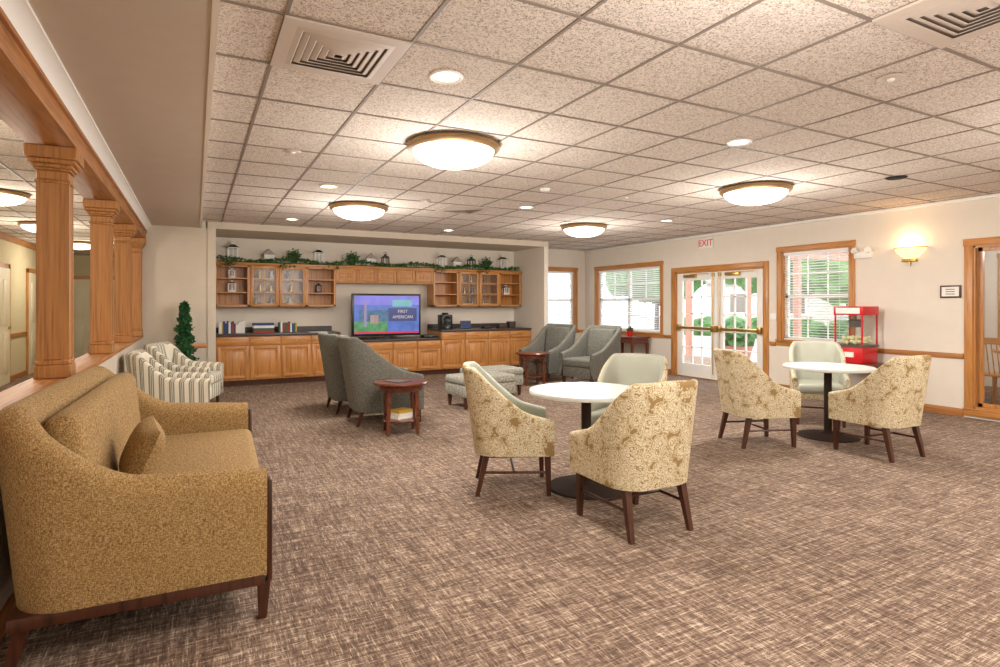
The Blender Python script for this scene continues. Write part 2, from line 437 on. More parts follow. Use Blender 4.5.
window('window_4', 1.63, .12, 2.13, (XR, 2.815, 0), R(-90), 1, (0, 0), False, .09, sill=False)

mb = MB('door_1', [WHITE]); h = 1.03; c = .09
for sx in (-1, 1): mb.box(sx*h, sx*(h+c), -.024, 0, 0, 2.05+c, OAK, .004); mb.box(sx*(h-.03), sx*h, 0, .13, 0, 2.05, OAK)
mb.box(-h, h, -.024, 0, 2.05, 2.05+c, OAKH, .004); mb.box(-h, h, 0, .13, 2.02, 2.05, OAKH)
for sx in (-1, 1):
    a, b = (-1.0, -.005) if sx < 0 else (.005, 1.0)
    y0, y1 = .03, .075; st = .14
    mb.box(a, a+st, y0, y1, .01, 2.02, WHITE, .003); mb.box(b-st, b, y0, y1, .01, 2.02, WHITE, .003)
    mb.box(a+st, b-st, y0, y1, .01, .26, WHITE); mb.box(a+st, b-st, y0, y1, 1.88, 2.02, WHITE)
    gw = b-a-2*st
    for i in (1, 2): x = a+st+gw*i/3; mb.box(x-.01, x+.01, y0+.005, y1-.005, .26, 1.88, WHITE)
    for i in range(1, 5): z = .26+1.62*i/5; mb.box(a+st, b-st, y0+.005, y1-.005, z-.01, z+.01, WHITE)
    mb.box(a+st, b-st, .05, .054, .26, 1.88, GLASS)
    mb.box(a+.03, b-.03, -.03, 0.0, .93, .985, BRASS, .01)
    for xx in (a+.02, b-.10): mb.box(xx, xx+.08, -.035, y0, .90, 1.015, BRASS, .008)
    e = b-.07 if sx < 0 else a+.07
    mb.tube((e, .0, 1.02), (e, .0, 1.98), .008, BRASS); mb.tube((e, .0, .1), (e, .0, .92), .008, BRASS)
    mb.box(e-.025, e+.025, -.005, y0, 1.93, 2.0, BRASS, .005)
    o_ = (a+b)/2
    mb.box(o_-.28, o_+.02, -.03, y0, 1.93, 1.99, BRASS, .005)
    mb.box(o_-.1, o_+.36, -.05, -.035, 1.985, 1.995, BRASS)
mb.box(-h, h, 0, .13, 0, .012, BRASS)
mb.done((XR, 7.64, 0), R(-90))

# ------------------------------------------------------------------ outdoors + sunroom
mb = MB('ground_outside', [CONC]); mb.box(12.2, 60, -20, 60, -.15, -.05, CONC); mb.box(XR+.15, 12.2, 6.2, 60, -.15, -.05, CONC)
mb.box(-3, XR+.15, 18.3, 60, -.15, -.05, CONC); mb.done()
mb = MB('hedge', [TREEL])
def blob(mb, c, r, mat, sub=3, amp=.35, zs=1):
    t = bmesh.new(); bmesh.ops.create_icosphere(t, subdivisions=sub, radius=r)
    for v in t.verts:
        v.co *= 1+random.uniform(-amp, amp)*.5; v.co.z *= zs
    bmesh.ops.translate(t, vec=c, verts=t.verts); mb.add(t, mat, smooth=False)
for i in range(16): blob(mb, (22+random.uniform(-.5, .5), 2+i*1.3, .2), .8, TREEL, 3, .35, .8)
mb.done()
def tree(loc, hh, r):
    mb = MB('garden_tree', [TREEL]); bark = POT
    mb.tube((0, 0, -.1), (0, 0, hh*.6), .13, bark, .08)
    for i in range(9):
        a = i*2.4; blob(mb, (math.cos(a)*r*.55, math.sin(a)*r*.55, hh*.62+random.uniform(-.2, .5)*r), r*.62, TREEL, 3, .4)
    mb.done(loc)
tree((18.5, 10.6, 0), 4.4, 1.6); tree((20, 15.5, 0), 4.6, 1.8); tree((9.5, 20, 0), 4, 1.8); tree((19, 20.5, 0), 4.6, 1.9); tree((17.8, 13.2, 0), 4.2, 1.4)
mb = MB('neighbouring_house', [SIDING])
mb.box(26, 32, 4, 24, -.05, 2.6, SIDING)
t = bmesh.new(); v = [t.verts.new(p) for p in ((25.6, 3.6, 2.6), (32.4, 3.6, 2.6), (32.4, 24.4, 2.6), (25.6, 24.4, 2.6), (29, 3.6, 4.6), (29, 24.4, 4.6))]
for f in ((0, 1, 2, 3), (0, 3, 5, 4), (1, 4, 5, 2), (0, 4, 1), (3, 2, 5)): t.faces.new([v[i] for i in f])
mb.add(t, ROOFM)
for k in range(6): mb.box(25.97, 26, 5+k*3.2, 6.4+k*3.2, .9, 2.1, WHITE); mb.box(25.95, 25.97, 5.1+k*3.2, 6.3+k*3.2, 1, 2, STEEL)
mb.done()
mb = MB('patio_planter', [PINKM]); mb.lathe([(0, 0), (.22, 0), (.32, .45), (.34, .5), (.28, .5), (.26, .42), (0, .42)], PINKM); blob(mb, (0, 0, .7), .32, LEAF, 3, .5)
pl = mb.done((11.2, 9.4, -.05)); inst(pl, (13.0, 11.2, -.05), 1)
mb = MB('patio_pergola', [PINKM])
for x, y in ((12.5, 8.8), (12.5, 12.2), (15.0, 8.8), (15.0, 12.2)): mb.box(x-.06, x+.06, y-.06, y+.06, -.05, 2.5, PINKM)
for y in (8.8, 12.2): mb.box(12.2, 15.3, y-.05, y+.05, 2.5, 2.66, PINKM)
for k in range(7): mb.box(12.3+k*.42, 12.35+k*.42, 8.5, 12.5, 2.66, 2.76, PINKM)
mb.done()
wallmesh('wall_sunroom_far', WALL, 'y', -3, 5.08, 12.1, 12.2, CZ, [(3.7, 4.72, .8, 2.2), (2.4, 3.5, .8, 2.2)])
mb = MB('ceiling_sunroom', [WHITE]); mb.box(XR+.15, 12.2, -3, 5.08, CZ, CZ+.1, WHITE); mb.done()
wallmesh('wall_sunroom_side', WALL, 'x', XR+.15, 12.1, 4.98, 5.08, CZ, [(9.2, 11.6, .8, 2.2)])
window('window_5', 1.02, .8, 2.2, (12.1, 4.21, 0), R(-90), 1, (1, 2), True)
window('window_6', 1.1, .8, 2.2, (12.1, 2.95, 0), R(-90), 1, (1, 2), True)
window('window_7', 2.4, .8, 2.2, (10.4, 4.98, 0), 0, 2, (1, 2), True)

# ------------------------------------------------------------------ ceiling fixtures
mb = MB('ceiling_dome_light', [BRONZE, GLOW])
mb.lathe([(0, 0), (.35, 0), (.380, -.012), (.385, -.035), (.370, -.055), (.342, -.062), (.335, -.04), (.0, -.03)], BRONZE, seg=48)
mb.lathe([(.338, -.045)]+[(.338*math.cos(a*math.pi/2/10), -.055-.135*math.sin(a*math.pi/2/10)) for a in range(10)]+[(0, -.19)], GLOW, seg=48)
mb.lathe([(.012, -.19), (.018, -.2), (0, -.21)], BRONZE, seg=12)
dome = mb.done((1.9, 4.45, CZ-.006))
DL = [(1.9, 4.45), (1.95, 7.8), (5.65, 4.5), (5.8, 8.0), (1.9, 1.1), (5.7, 1.1), (1.9, -1.9), (5.7, -1.9)]
for x, y in DL[1:]: inst(dome, (x, y, CZ-.006), 0)
HL = [(-1.95, 8.3), (-2.1, 11.2), (-2.05, 14.2), (-1.95, 5), (-1.95, 1.7)]
for x, y in HL:
    o = inst(dome, (x, y, 2.652), 0); o.scale = (.75, .75, .75)
def plight(name, loc, e, col=(1, .9, .78), rad=.2):
    l = bpy.data.lights.new(name, 'POINT'); l.energy = e; l.color = col; l.shadow_soft_size = rad
    o = bpy.data.objects.new(name, l); o.location = loc; S.collection.objects.link(o)
for x, y in DL:
    plight('dome_lamp', (x, y, 2.02), 58, (1, .955, .90), .25)
    l = bpy.data.lights.new('dome_downlight', 'AREA'); l.shape = 'DISK'; l.size = .6; l.energy = 30; l.color = (1, .95, .89)
    o = bpy.data.objects.new('dome_downlight', l); o.location = (x, y, 2.52); S.collection.objects.link(o)
for x, y in HL: plight('hall_lamp', (x, y, 2.1), 34, (1, .93, .80), .2)
mb = MB('recessed_downlight', [WHITE])
mb.lathe([(.065, .0), (.095, -.012), (.10, -.006), (.10, 0)], WHITE, seg=28); mb.lathe([(0, -.004), (.07, -.004)], BULB, seg=28)
dn = mb.done((1.3, 3.15, CZ-.003))
for x, y in ((1.33, 6.67), (1.33, 9.5), (3.95, 3.3), (4.0, 6.85), (4.0, 9.6), (6.6, 6.9)): inst(dn, (x, y, CZ-.003), 0)
mb = MB('smoke_detector', [WHITE]); mb.lathe([(0, -.035), (.04, -.035), (.055, -.02), (.06, 0)], WHITE)
sd = mb.done((3.55, 5.65, CZ-.005)); 
mb = MB('ceiling_speaker', [WHITE]); mb.lathe([(0, -.012), (.085, -.012), (.10, -.003), (.10, 0)], DARK, seg=28); mb.done((6.5, 3.45, CZ-.004))
mb = MB('sprinkler_head', [VENTM]); mb.lathe([(0, -.008), (.06, -.008), (.07, 0)], VENTM); mb.lathe([(0, -.02), (.015, -.02), (.02, -.008)], WHITE)
sp = mb.done((3.62, 1.95, CZ-.005)); inst(sp, (.75, 5.3, CZ-.005), 0); inst(sp, (2.6, 7.0, CZ-.005), 0); inst(sp, (4.7, 5.6, CZ-.005), 0)
mb = MB('air_vent', [VENTM])
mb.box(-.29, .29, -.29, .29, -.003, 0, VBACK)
def sqring(o, i, z0, z1):
    t = bmesh.new(); A = []
    for q, z in ((o, z0), (i, z1)):
        A.append([t.verts.new((sx*q, sy*q, z)) for sx, sy in ((-1, -1), (1, -1), (1, 1), (-1, 1))])
    for k in range(4): t.faces.new((A[0][k], A[0][(k+1) % 4], A[1][(k+1) % 4], A[1][k]))
    mb.add(t, VENTM)
sqring(.305, .24, -.012, -.012); sqring(.305, .305, 0, -.012)
for k in range(6):
    q = .24-.038*k; sqring(q, q-.026, -.012 if k == 0 else -.008, -.020)
    sqring(q-.026, q-.031, -.020, -.018)
vn = mb.done((.67, 3.125, CZ-.004)); inst(vn, (3.11, 1.29, CZ-.004), 0); inst(vn, (3.30, 7.395, CZ-.004), 0)

mb = MB('wall_sconce', [BRASS])
t = bmesh.new(); rings = []
for i in range(9):
    a = i/8; r = .06+.13*math.sin(a*math.pi/2); z = -.10+.15*a
    rings.append([t.verts.new((r*math.cos(math.pi*k/16), -r*.7*math.sin(math.pi*k/16), z)) for k in range(17)])
for A, B in zip(rings, rings[1:]):
    for k in range(16): t.faces.new((A[k], A[k+1], B[k+1], B[k]))
mb.add(t, GLOWW, smooth=True)
mb.box(-.09, .09, -.06, 0, -.14, -.10, BRASS, .01); mb.tube((0, -.03, -.19), (0, -.03, -.14), .012, BRASS)
for k in range(16):
    a0, a1 = math.pi*k/16, math.pi*(k+1)/16
    mb.tube((.195*math.cos(a0), -.137*math.sin(a0), .05), (.195*math.cos(a1), -.137*math.sin(a1), .05), .007, BRASS)
mb.done((XR, 4.34, 2.12), R(-90))
plight('sconce_lamp', (XR-.10, 4.34, 2.22), 4.5, (1, .70, .38), .05)
mb = MB('exit_sign', [WHITE]); mb.box(-.16, .16, -.04, 0, -.1, .1, WHITE, .01)
ex = mb.done((XR-.0, 7.85, 2.56), R(-90))
text('EXIT', .17, REDL, Matrix.Translation((0, -.042, 0)) @ Matrix.Rotation(R(90), 4, 'X'), ex, ext=.003)
mb = MB('exit_sign', [WHITE]); mb.box(-.16, .16, -.04, 0, -.1, .1, WHITE, .01)
ex = mb.done((-1.9, 15.9, 2.4), 0); text('EXIT', .15, REDL, Matrix.Translation((0, -.042, 0)) @ Matrix.Rotation(R(90), 4, 'X'), ex)
mb2 = MB('hanger', [STEEL]); mb2.tube((0, -.02, .1), (0, -.02, .25), .01, STEEL); mb2.done(parent=ex)
mb = MB('room_plaque', [DARKW]); mb.box(-.115, .115, -.02, 0, -.08, .08, DARKW, .004); mb.box(-.095, .095, -.024, -.02, -.06, .06, PAPER)
for k in (-1, 0, 1): mb.box(-.05, .05, -.026, -.024, k*.03-.004, k*.03+.004, DARK)
mb.done((XR, 3.87, 1.57), R(-90))
mb = MB('emergency_light', [WHITE]); mb.box(-.12, .12, -.06, 0, -.05, .05, WHITE, .01)
for sx in (-1, 1): mb.tube((sx*.09, -.05, .05), (sx*.1, -.10, .07), .035, WHITE, .045)
mb.done((XR, 4.95, 2.12), R(-90))
mb = MB('light_switch', [WHITE]); mb.box(-.06, .06, -.01, 0, -.06, .06, WHITE, .003); mb.box(-.03, -.015, -.018, -.01, -.02, .02, WHITE); mb.box(.015, .03, -.018, -.01, -.02, .02, WHITE)
mb.done((XR, 6.44, 1.2), R(-90))

# ------------------------------------------------------------------ cabinets
def door_panel(mb, a, b, y, z0, z1, glass=False):
    g = .008; a += g; b -= g; f = .055
    mb.box(a, a+f, y-.02, y, z0, z1, OAK, .003); mb.box(b-f, b, y-.02, y, z0, z1, OAK, .003)
    mb.box(a+f, b-f, y-.02, y, z0, z0+f, OAKH, .003); mb.box(a+f, b-f, y-.02, y, z1-f, z1, OAKH, .003)
    if glass:
        mb.box(a+f, b-f, y-.011, y-.008, z0+f, z1-f, CGLASS)
        w = b-a-2*f
        mb.box((a+b)/2-.008, (a+b)/2+.008, y-.017, y-.005, z0+f, z1-f, OAK)
        for i in (1, 2): z = z0+f+(z1-z0-2*f)*i/3; mb.box(a+f, b-f, y-.017, y-.005, z-.008, z+.008, OAKH)
    else:
        mb.box(a+f, b-f, y-.010, y, z0+f, z1-f, OAK)
        if z1-z0 > .25: mb.box(a+f+.03, b-f-.03, y-.018, y-.008, z0+f+.03, z1-f-.03, OAK, .006)
def base_run(name, x0, x1, H, n, dep=.62):
    mb = MB(name, [OAK]); yf = YB-dep-.18; yb = YB-.012
    mb.box(x0, x1, yf+.02, yb, .10, H-.04, OAK); mb.box(x0, x1, yf+.08, yb, 0, .10, DARKW)
    mb.box(x0-.0, x1+.0, yf-.02, yb, H-.04, H, COUNTER, .005)
    mb.box(x0, x1, yb-.02, yb, H, H+.09, COUNTER) if H > .8 else None
    w = (x1-x0)/n
    for i in range(n):
        a = x0+w*i; b = a+w
        zt = H-.05
        mb.box(a+.012, b-.012, yf, yf+.02, zt-.15, zt-.005, OAKH, .004)
        mb.tube(((a+b)/2, yf-.022, zt-.075), ((a+b)/2, yf, zt-.075), .012, BRASS)
        door_panel(mb, a+.005, b-.005, yf+.02, .12, zt-.165)
        mb.tube((b-.06, yf-.02, zt-.24), (b-.06, yf, zt-.24), .012, BRASS)
    return mb.done()
base_run('base_cabinet', .305, 2.38, .90, 4)
base_run('base_cabinet', 2.385, 4.38, .74, 4)
base_run('base_cabinet', 4.385, 6.49, .90, 4)
def open_unit(mb, a, b, y, yb, z0, z1, sh=2):
    mb.box(a, a+.02, y, yb, z0, z1, OAK); mb.box(b-.02, b, y, yb, z0, z1, OAK)
    mb.box(a, b, yb-.01, yb, z0, z1, OAK)
    mb.box(a, b, y, yb, z0, z0+.02, OAKH); mb.box(a, b, y, yb, z1-.02, z1, OAKH)
    for i in range(1, sh+1): z = z0+(z1-z0)*i/(sh+1); mb.box(a+.02, b-.02, y+.01, yb-.01, z-.01, z+.01, OAKH)
    mb.box(a, a+.035, y-.015, y, z0, z1, OAK); mb.box(b-.035, b, y-.015, y, z0, z1, OAK)
    mb.box(a, b, y-.015, y, z1-.05, z1, OAKH); mb.box(a, b, y-.015, y, z0, z0+.035, OAKH)
mb = MB('wall_cabinet', [OAK]); ya = YB-.38; yb = YB-.012
Z0, Z1 = 1.37, 2.13
for X0 in (.30, 4.38):
    open_unit(mb, X0, X0+.56, ya, yb, Z0, Z1)
    open_unit(mb, X0+.56, X0+1.54, ya, yb, Z0, Z1)
    mb.box(X0+1.03, X0+1.07, ya-.015, ya, Z0, Z1, OAK)
    door_panel(mb, X0+.565, X0+1.05, ya-.015, Z0+.01, Z1-.02, True); door_panel(mb, X0+1.05, X0+1.535, ya-.015, Z0+.01, Z1-.02, True)
    open_unit(mb, X0+1.54, X0+2.08, ya, yb, Z0, Z1)
mb.box(2.38, 4.38, ya, yb, 1.83, Z1, OAK)
for k in range(5): door_panel(mb, 2.38+.4*k, 2.78+.4*k, ya, 1.845, Z1-.03)
mb.box(.295, 6.48, ya-.04, yb, Z1, Z1+.03, OAKH, .005); mb.box(.295, 6.48, ya-.025, yb, Z1-.03, Z1, OAKH, .004)
mb.done()
CT = Z1+.031
mb = MB('ivy_garland', [LEAF])
t = bmesh.new()
def leaf(t, p, s_, n=None):
    d = Vector((random.uniform(-1, 1), random.uniform(-1, 1), random.uniform(-.6, 1))).normalized()
    q = d.orthogonal().normalized(); q = Matrix.Rotation(random.uniform(0, 6.28), 3, d) @ q
    p = Vector(p); L = s_; v = [t.verts.new(p), t.verts.new(p+d*L*.5+q*L*.32), t.verts.new(p+d*L), t.verts.new(p+d*L*.5-q*L*.32)]
    t.faces.new(v)
for i in range(1500):
    x = random.uniform(.35, 6.4); z = CT+.03+.03*math.sin(x*5)+random.uniform(0, .04)
    leaf(t, (x, ya+.03+random.uniform(-.05, .03), z), random.uniform(.04, .07))
for i in range(170):
    x = random.choice([.5, 1.5, 2.3, 4.5, 5.5])+random.uniform(-.14, .14)
    leaf(t, (x, ya-.07, CT+random.uniform(-.09, .03)), .05)
mb.add(t, LEAF)
mb.tube((.35, ya+.02, CT+.012), (6.4, ya+.02, CT+.012), .01, LEAF)
mb.done()
def lantern(loc, h, w, body, roof, name='decorative_lantern'):
    mb = MB(name, [body])
    mb.box(-w/2, w/2, -w/2, w/2, 0, .03, body, .003)
    for sx in (-1, 1):
        for sy in (-1, 1): mb.box(sx*w*.42-.008, sx*w*.42+.008, sy*w*.42-.008, sy*w*.42+.008, .03, h*.66, body)
    mb.box(-w*.48, w*.48, -w*.48, w*.48, h*.66, h*.69, body)
    mb.taper((0, 0, h*.69), (0, 0, h*.84), w*1.05, w*.3, roof)
    mb.box(-w*.14, w*.14, -w*.14, w*.14, h*.84, h*.92, body)
    mb.tube((0, 0, .03), (0, 0, h*.35), w*.16, PAPER)
    for k in range(8):
        a0, a1 = math.pi*k/8, math.pi*(k+1)/8
        mb.tube((.035*math.cos(a0), 0, h*.92+.04*math.sin(a0)), (.035*math.cos(a1), 0, h*.92+.04*math.sin(a1)), .004, body)
    mb.box(-.006, .006, -w*.42, -w*.40, .03, h*.66, body)
    mb.box(-w*.4, w*.4, -w*.39, -w*.38, .03, h*.66, CGLASS)
    return mb.done(loc)
for x, hh, c1, c2 in ((.60, .40, WHITE, STEEL), (2.10, .36, WHITE, DARK), (3.42, .30, POT, STEEL), (4.65, .36, WHITE, STEEL), (5.35, .32, DARK, LEAFD), (6.12, .38, WHITE, POT)):
    lantern((x, ya+.22, CT), hh, hh*.46, c1, c2)
lantern((.58, ya+.2, 1.886), .2, .11, WHITE, WHITE); lantern((.58, ya+.18, 1.636), .22, .13, WHITE, STEEL); lantern((6.18, ya+.18, 1.636), .22, .13, WHITE, STEEL)
lantern((2.1, ya+.2, 1.636), .2, .1, POT, POT)
mb = MB('birdhouse', [PAPER]); mb.box(-.09, .09, -.06, .06, 0, .17, PAPER); mb.prism([(-.11, .17), (.11, .17), (0, .28)], -.07, .07, STEEL, Matrix.Rotation(R(90), 4, 'X')); mb.box(-.02, .02, -.065, -.06, .05, .09, DARK)
bh = mb.done((3.12, ya+.22, CT)); inst(bh, (1.2, ya+.22, CT), .2); inst(bh, (5.0, ya+.22, CT), 0)
mb = MB('potted_greenery', [POT])
mb.lathe([(0, 0), (.05, 0), (.07, .12), (.055, .12), (0, .1)], POT)
t = bmesh.new()
for i in range(260): leaf(t, (random.gauss(0, .06), max(-.08, min(.05, random.gauss(0, .03))), .12+min(.16, abs(random.gauss(0, .06)))), .05)
mb.add(t, LEAF); pg = mb.done((1.65, ya+.20, CT)); inst(pg, (2.75, ya+.20, CT), 0); inst(pg, (5.72, ya+.20, CT), 0)
mb = MB('glass_vases', [PAPER])
for x0 in (.95, 1.2, 1.5, 5.05, 5.3, 5.6):
    for z in (1.391, 1.634, 1.888): mb.lathe([(0, 0), (.035, 0), (.045, .05), (.02, .1), (.03, .14)], random.choice([PAPER, STEEL, BRASS]), (x0+random.uniform(0, .1), ya+.15, z), 14)
mb.done()
cols = [flat('book_%d' % i, c, .6) for i, c in enumerate([(150, 40, 40), (40, 60, 110), (230, 225, 215), (50, 90, 60), (200, 160, 60), (60, 50, 50), (225, 225, 225), (120, 60, 90)])]
def books(name, loc, n, rz=0):
    mb = MB(name, []); x = 0
    for i in range(n):
        w = random.uniform(.018, .045); hh = random.uniform(.15, .23); d = random.uniform(.13, .18)
        mb.box(x, x+w, 0, d, 0, hh, random.choice(cols)); x += w+.001
    return mb.done(loc, rz)
books('row_of_books', (.36, 11.2, .901), 13); 
mb = MB('stack_of_board_games', [])
for i in range(4): mb.box(-.17+random.uniform(-.02, .02), .17, -.12, .12, .045*i, .045*i+.042, cols[(i*3) % 8])
mb.done((1.08, 11.2, .901))
books('row_of_books', (1.34, 11.2, .901), 10)
mb = MB('open_magazine', [PAPER]); mb.box(-.16, 0, -.11, .11, 0, .006, PAPER); mb.box(0.002, .16, -.11, .11, 0, .008, PAPER)
mb.done((2.0, 11.05, .901)) 
mb = MB('television', [BLACK]); mb.box(-.69, .69, -.03, .04, .06, .88, BLACK, .01); mb.box(-.25, .25, -.12, .14, 0, .018, BLACK, .006); mb.box(-.06, .06, .0, .035, .01, .08, BLACK)
tv = mb.done((3.33, 11.12, .741))
def scr(nm, x0, x1, z0, z1, c, e, y, var=.12, vs=9):
    m = MB(nm, []); m.box(x0, x1, y-.001, y, z0, z1, flat('scr_'+nm, c, .3, emit=e*.6, var=var, vs=vs)); m.done(parent=tv)
scr('screen', -.65, .65, .10, .84, (70, 100, 176), .9, -.031, .4, 5)
scr('picture_field', -.65, .0, .12, .34, (70, 130, 90), .8, -.0325, .5, 8)
scr('picture_sky', -.65, .65, .66, .84, (110, 110, 200), .9, -.0328, .3, 4)
scr('picture_trees', -.55, .1, .34, .56, (60, 96, 130), .8, -.0330, .6, 14)
scr('picture_post', -.46, -.41, .24, .72, (130, 120, 160), .8, -.034)
scr('picture_house', -.34, -.18, .30, .46, (150, 130, 130), .6, -.034, .3, 20)
scr('banner', .02, .60, .34, .60, (48, 60, 112), .9, -.034)
scr('picture_light', .10, .5, .63, .76, (100, 160, 170), .9, -.034)
scr('ticker', -.65, .65, .105, .14, (190, 40, 60), .9, -.034)
text('FIRST', .085, PAPER, Matrix.Translation((.31, -.037, .53)) @ Matrix.Rotation(R(90), 4, 'X'), tv, name='caption_1')
text('AMERICAN', .085, PAPER, Matrix.Translation((.31, -.037, .42)) @ Matrix.Rotation(R(90), 4, 'X'), tv, name='caption_2')
mb = MB('speaker', [BLACK]); mb.box(-.12, .12, -.12, .12, 0, .30, BLACK, .012)
for z in (.09, .2): mb.lathe([(0, .0), (.05, .0), (.075, .01), (.08, 0)], BLACK, (0, 0, 0), 20, Matrix.Translation((0, -.122, z)) @ Matrix.Rotation(R(90), 4, 'X'))
mb.lathe([(0, .34), (.06, .34), (.075, .30), (.0, .30)], BLACK); mb.done((4.55, 11.1, .901))
mb = MB('game_console', [BLACK]); mb.box(-.15, .15, -.1, .1, 0, .06, BLACK, .01); mb.box(-.02, .02, -.102, -.1, .02, .04, STEEL); mb.done((4.18, 11.05, .741))
mb = MB('photo_frame', [BLACK]); M = Matrix.Rotation(R(-12), 4, 'X'); mb.box(-.12, .12, 0, .015, .004, .17, BLACK, M=M); mb.box(-.10, .10, -.002, 0, .02, .15, cols[1], M=M); mb.box(-.02, .02, .02, .08, 0.0, .01, BLACK); mb.done((5.05, 11.15, .903))
mb = MB('desk_phone', [BLACK]); mb.box(-.1, .1, -.08, .08, 0, .04, BLACK, .01); mb.box(-.1, -.05, -.09, .09, .04, .07, BLACK, .012); mb.done((5.5, 11.1, .901))
mb = MB('decorative_boxes', []); mb.box(-.1, .1, -.08, .08, 0, .09, POT, .004); mb.box(.15, .3, -.08, .08, 0, .14, cols[5], .004); mb.done((5.9, 11.15, .901))

# ------------------------------------------------------------------ dining set
def aim(dx, dy): return math.atan2(dy, dx)-math.pi/2
mb = MB('dining_chair', [FLORAL, VINYL, DARKW])
mb.shell(.58, .58, .055, .30, .40, .94, .60, .555, .13, .74, .15, .08, .02, FLORAL, VINYL, p=1.45, crown=.012)
mb.box(-.245, .245, -.23, .31, .37, .485, VINYL, .04, 3)
mb.box(-.262, .262, -.22, .285, .30, .375, FLORAL, .012, 2)
for sx in (-1, 1):
    mb.taper((sx*.235, .255, 0), (sx*.235, .245, .305), .030, .046, DARKW)
    mb.taper((sx*.230, -.27, 0), (sx*.215, -.20, .305), .030, .046, DARKW)
    mb.tube((sx*.233, .25, .17), (sx*.222, -.225, .17), .010, DARKW)
mb.tube((-.23, 0, .17), (.23, 0, .17), .010, DARKW)
ch = mb.done((2.17, 3.93, 0), aim(.88, -.42))
inst(ch, (2.50, 2.92, 0), aim(.02, 1))
inst(ch, (3.33, 3.97, 0), aim(-.80, -.45))
inst(ch, (5.06, 4.02, 0), aim(.92, -.35))
inst(ch, (5.72, 3.20, 0), aim(.05, 1))
inst(ch, (6.60, 4.38, 0), aim(-.75, -.62))
mb = MB('pedestal_table', [TABLETOP, PEDM])
mb.lathe([(0, .715), (.40, .715), (.435, .722), (.44, .735), (.435, .75), (0, .75)], TABLETOP, seg=64)
mb.lathe([(0, .71), (.14, .71), (.14, .70), (.038, .69), (.038, .06), (.06, .035), (.20, .025), (.29, .012), (.30, 0), (0, 0)], PEDM, seg=48)
tb = mb.done((2.66, 3.64, 0)); inst(tb, (5.97, 3.85, 0), 0)

# ------------------------------------------------------------------ sofa
mb = MB('loveseat_sofa', [SOFA, DARKW])
W, D = 2.05, .92
mb.shell(W, D, .14, .215, .33, 1.0, .70, .67, .08, .50, .13, .05, .035, SOFA, SOFA, p=1.7)
mb.box(-W/2+.13, W/2-.13, -.38, .46, .215, .36, SOFA, .015)
mb.box(-W/2+.145, W/2-.145, -.32, .48, .355, .50, SOFA, .05, 4)
M = Matrix.Translation((0, -.29, .70)) @ Matrix.Rotation(R(6), 4, 'X')
mb.box(-W/2+.15, W/2-.15, -.07, .07, -.21, .25, SOFA, .06, 4, M=M)
mb.box(-W/2+.01, W/2-.01, -.45, .45, .165, .215, DARKW, .004)
for sx in (-1, 1):
    x = sx*(W/2-.065)
    mb.box(x-.035, x+.035, .462, .485, .17, .62, DARKW, .006)
    mb.taper((x, .445, 0), (x, .45, .17), .035, .055, DARKW)
    mb.taper((x, -.45, 0), (x, -.41, .17), .035, .055, DARKW)
sofa = mb.done((-.145, 3.78, 0), aim(1, -.035))
mb = MB('lumbar_pillow', [SOFA]); mb.pillow(.42, .32, .15, SOFA, Matrix.Identity(4)); 
pw = mb.done(parent=sofa); pw.location = (.36, -.08, .655); pw.rotation_euler = (R(68), R(4), R(10))

mb = MB('wingback_armchair', [GRAYF, DARKW])
mb.shell(.74, .78, .075, .16, .34, 1.03, .62, .57, .14, .75, .16, .12, .03, GRAYF, GRAYF, p=1.4)
mb.box(-.30, .30, -.30, .39, .16, .34, GRAYF, .015); mb.box(-.295, .295, -.28, .41, .335, .48, GRAYF, .045, 4)
mb.box(-.285, .285, -.06, .06, -.26, .28, GRAYF, .05, 4, M=Matrix.Translation((0, -.30, .70)) @ Matrix.Rotation(R(9), 4, 'X'))
for sx in (-1, 1):
    mb.taper((sx*.31, .35, 0), (sx*.31, .34, .17), .03, .05, DARKW); mb.taper((sx*.30, -.38, 0), (sx*.30, -.33, .17), .03, .05, DARKW)
ac = mb.done((2.04, 6.93, 0), aim(1, -.05))
inst(ac, (1.98, 7.85, 0), aim(1, 0))
inst(ac, (6.12, 8.25, 0), aim(-1, -.25)); inst(ac, (5.9, 9.3, 0), aim(-1, -.3))
mb = MB('striped_armchair', [STRIPE, DARKW])
mb.shell(.70, .72, .10, .12, .32, .88, .60, .57, .16, .5, .12, .10, .02, STRIPE, STRIPE, p=1.5)
mb.box(-.26, .26, -.28, .36, .12, .32, STRIPE, .015); mb.box(-.25, .25, -.26, .38, .315, .46, STRIPE, .04, 3)
for sx in (-1, 1):
    for yy in (-.3, .3): mb.taper((sx*.3, yy, 0), (sx*.3, yy, .125), .03, .045, DARKW)
sa = mb.done((-.21, 7.65, 0), aim(1, -.02)); inst(sa, (-.09, 9.1, 0), aim(1, -.3))
mb = MB('ottoman', [OTTO, DARKW])
mb.box(-.42, .42, -.27, .27, .16, .32, OTTO, .02, 2); mb.box(-.43, .43, -.28, .28, .315, .43, OTTO, .045, 4)
for sx in (-1, 1):
    for sy in (-1, 1): mb.taper((sx*.37, sy*.22, 0), (sx*.37, sy*.22, .165), .03, .05, DARKW)
ot = mb.done((3.55, 7.35, 0), R(6)); inst(ot, (4.08, 8.05, 0), R(6))
mb = MB('round_end_table', [CHERRY])
mb.lathe([(0, .53), (.27, .53), (.295, .54), (.30, .553), (.29, .565), (0, .565)], CHERRY, seg=48)
mb.lathe([(0, .47), (.235, .47), (.24, .53), (0, .53)], CHERRY, seg=48)
mb.lathe([(0, .14), (.20, .14), (.205, .15), (.20, .16), (0, .16)], CHERRY, seg=40)
for k in range(4):
    a = k*math.pi/2+.6; cx, cy = math.cos(a), math.sin(a)
    mb.taper((cx*.225, cy*.225, 0), (cx*.205, cy*.205, .50), .03, .045, CHERRY)
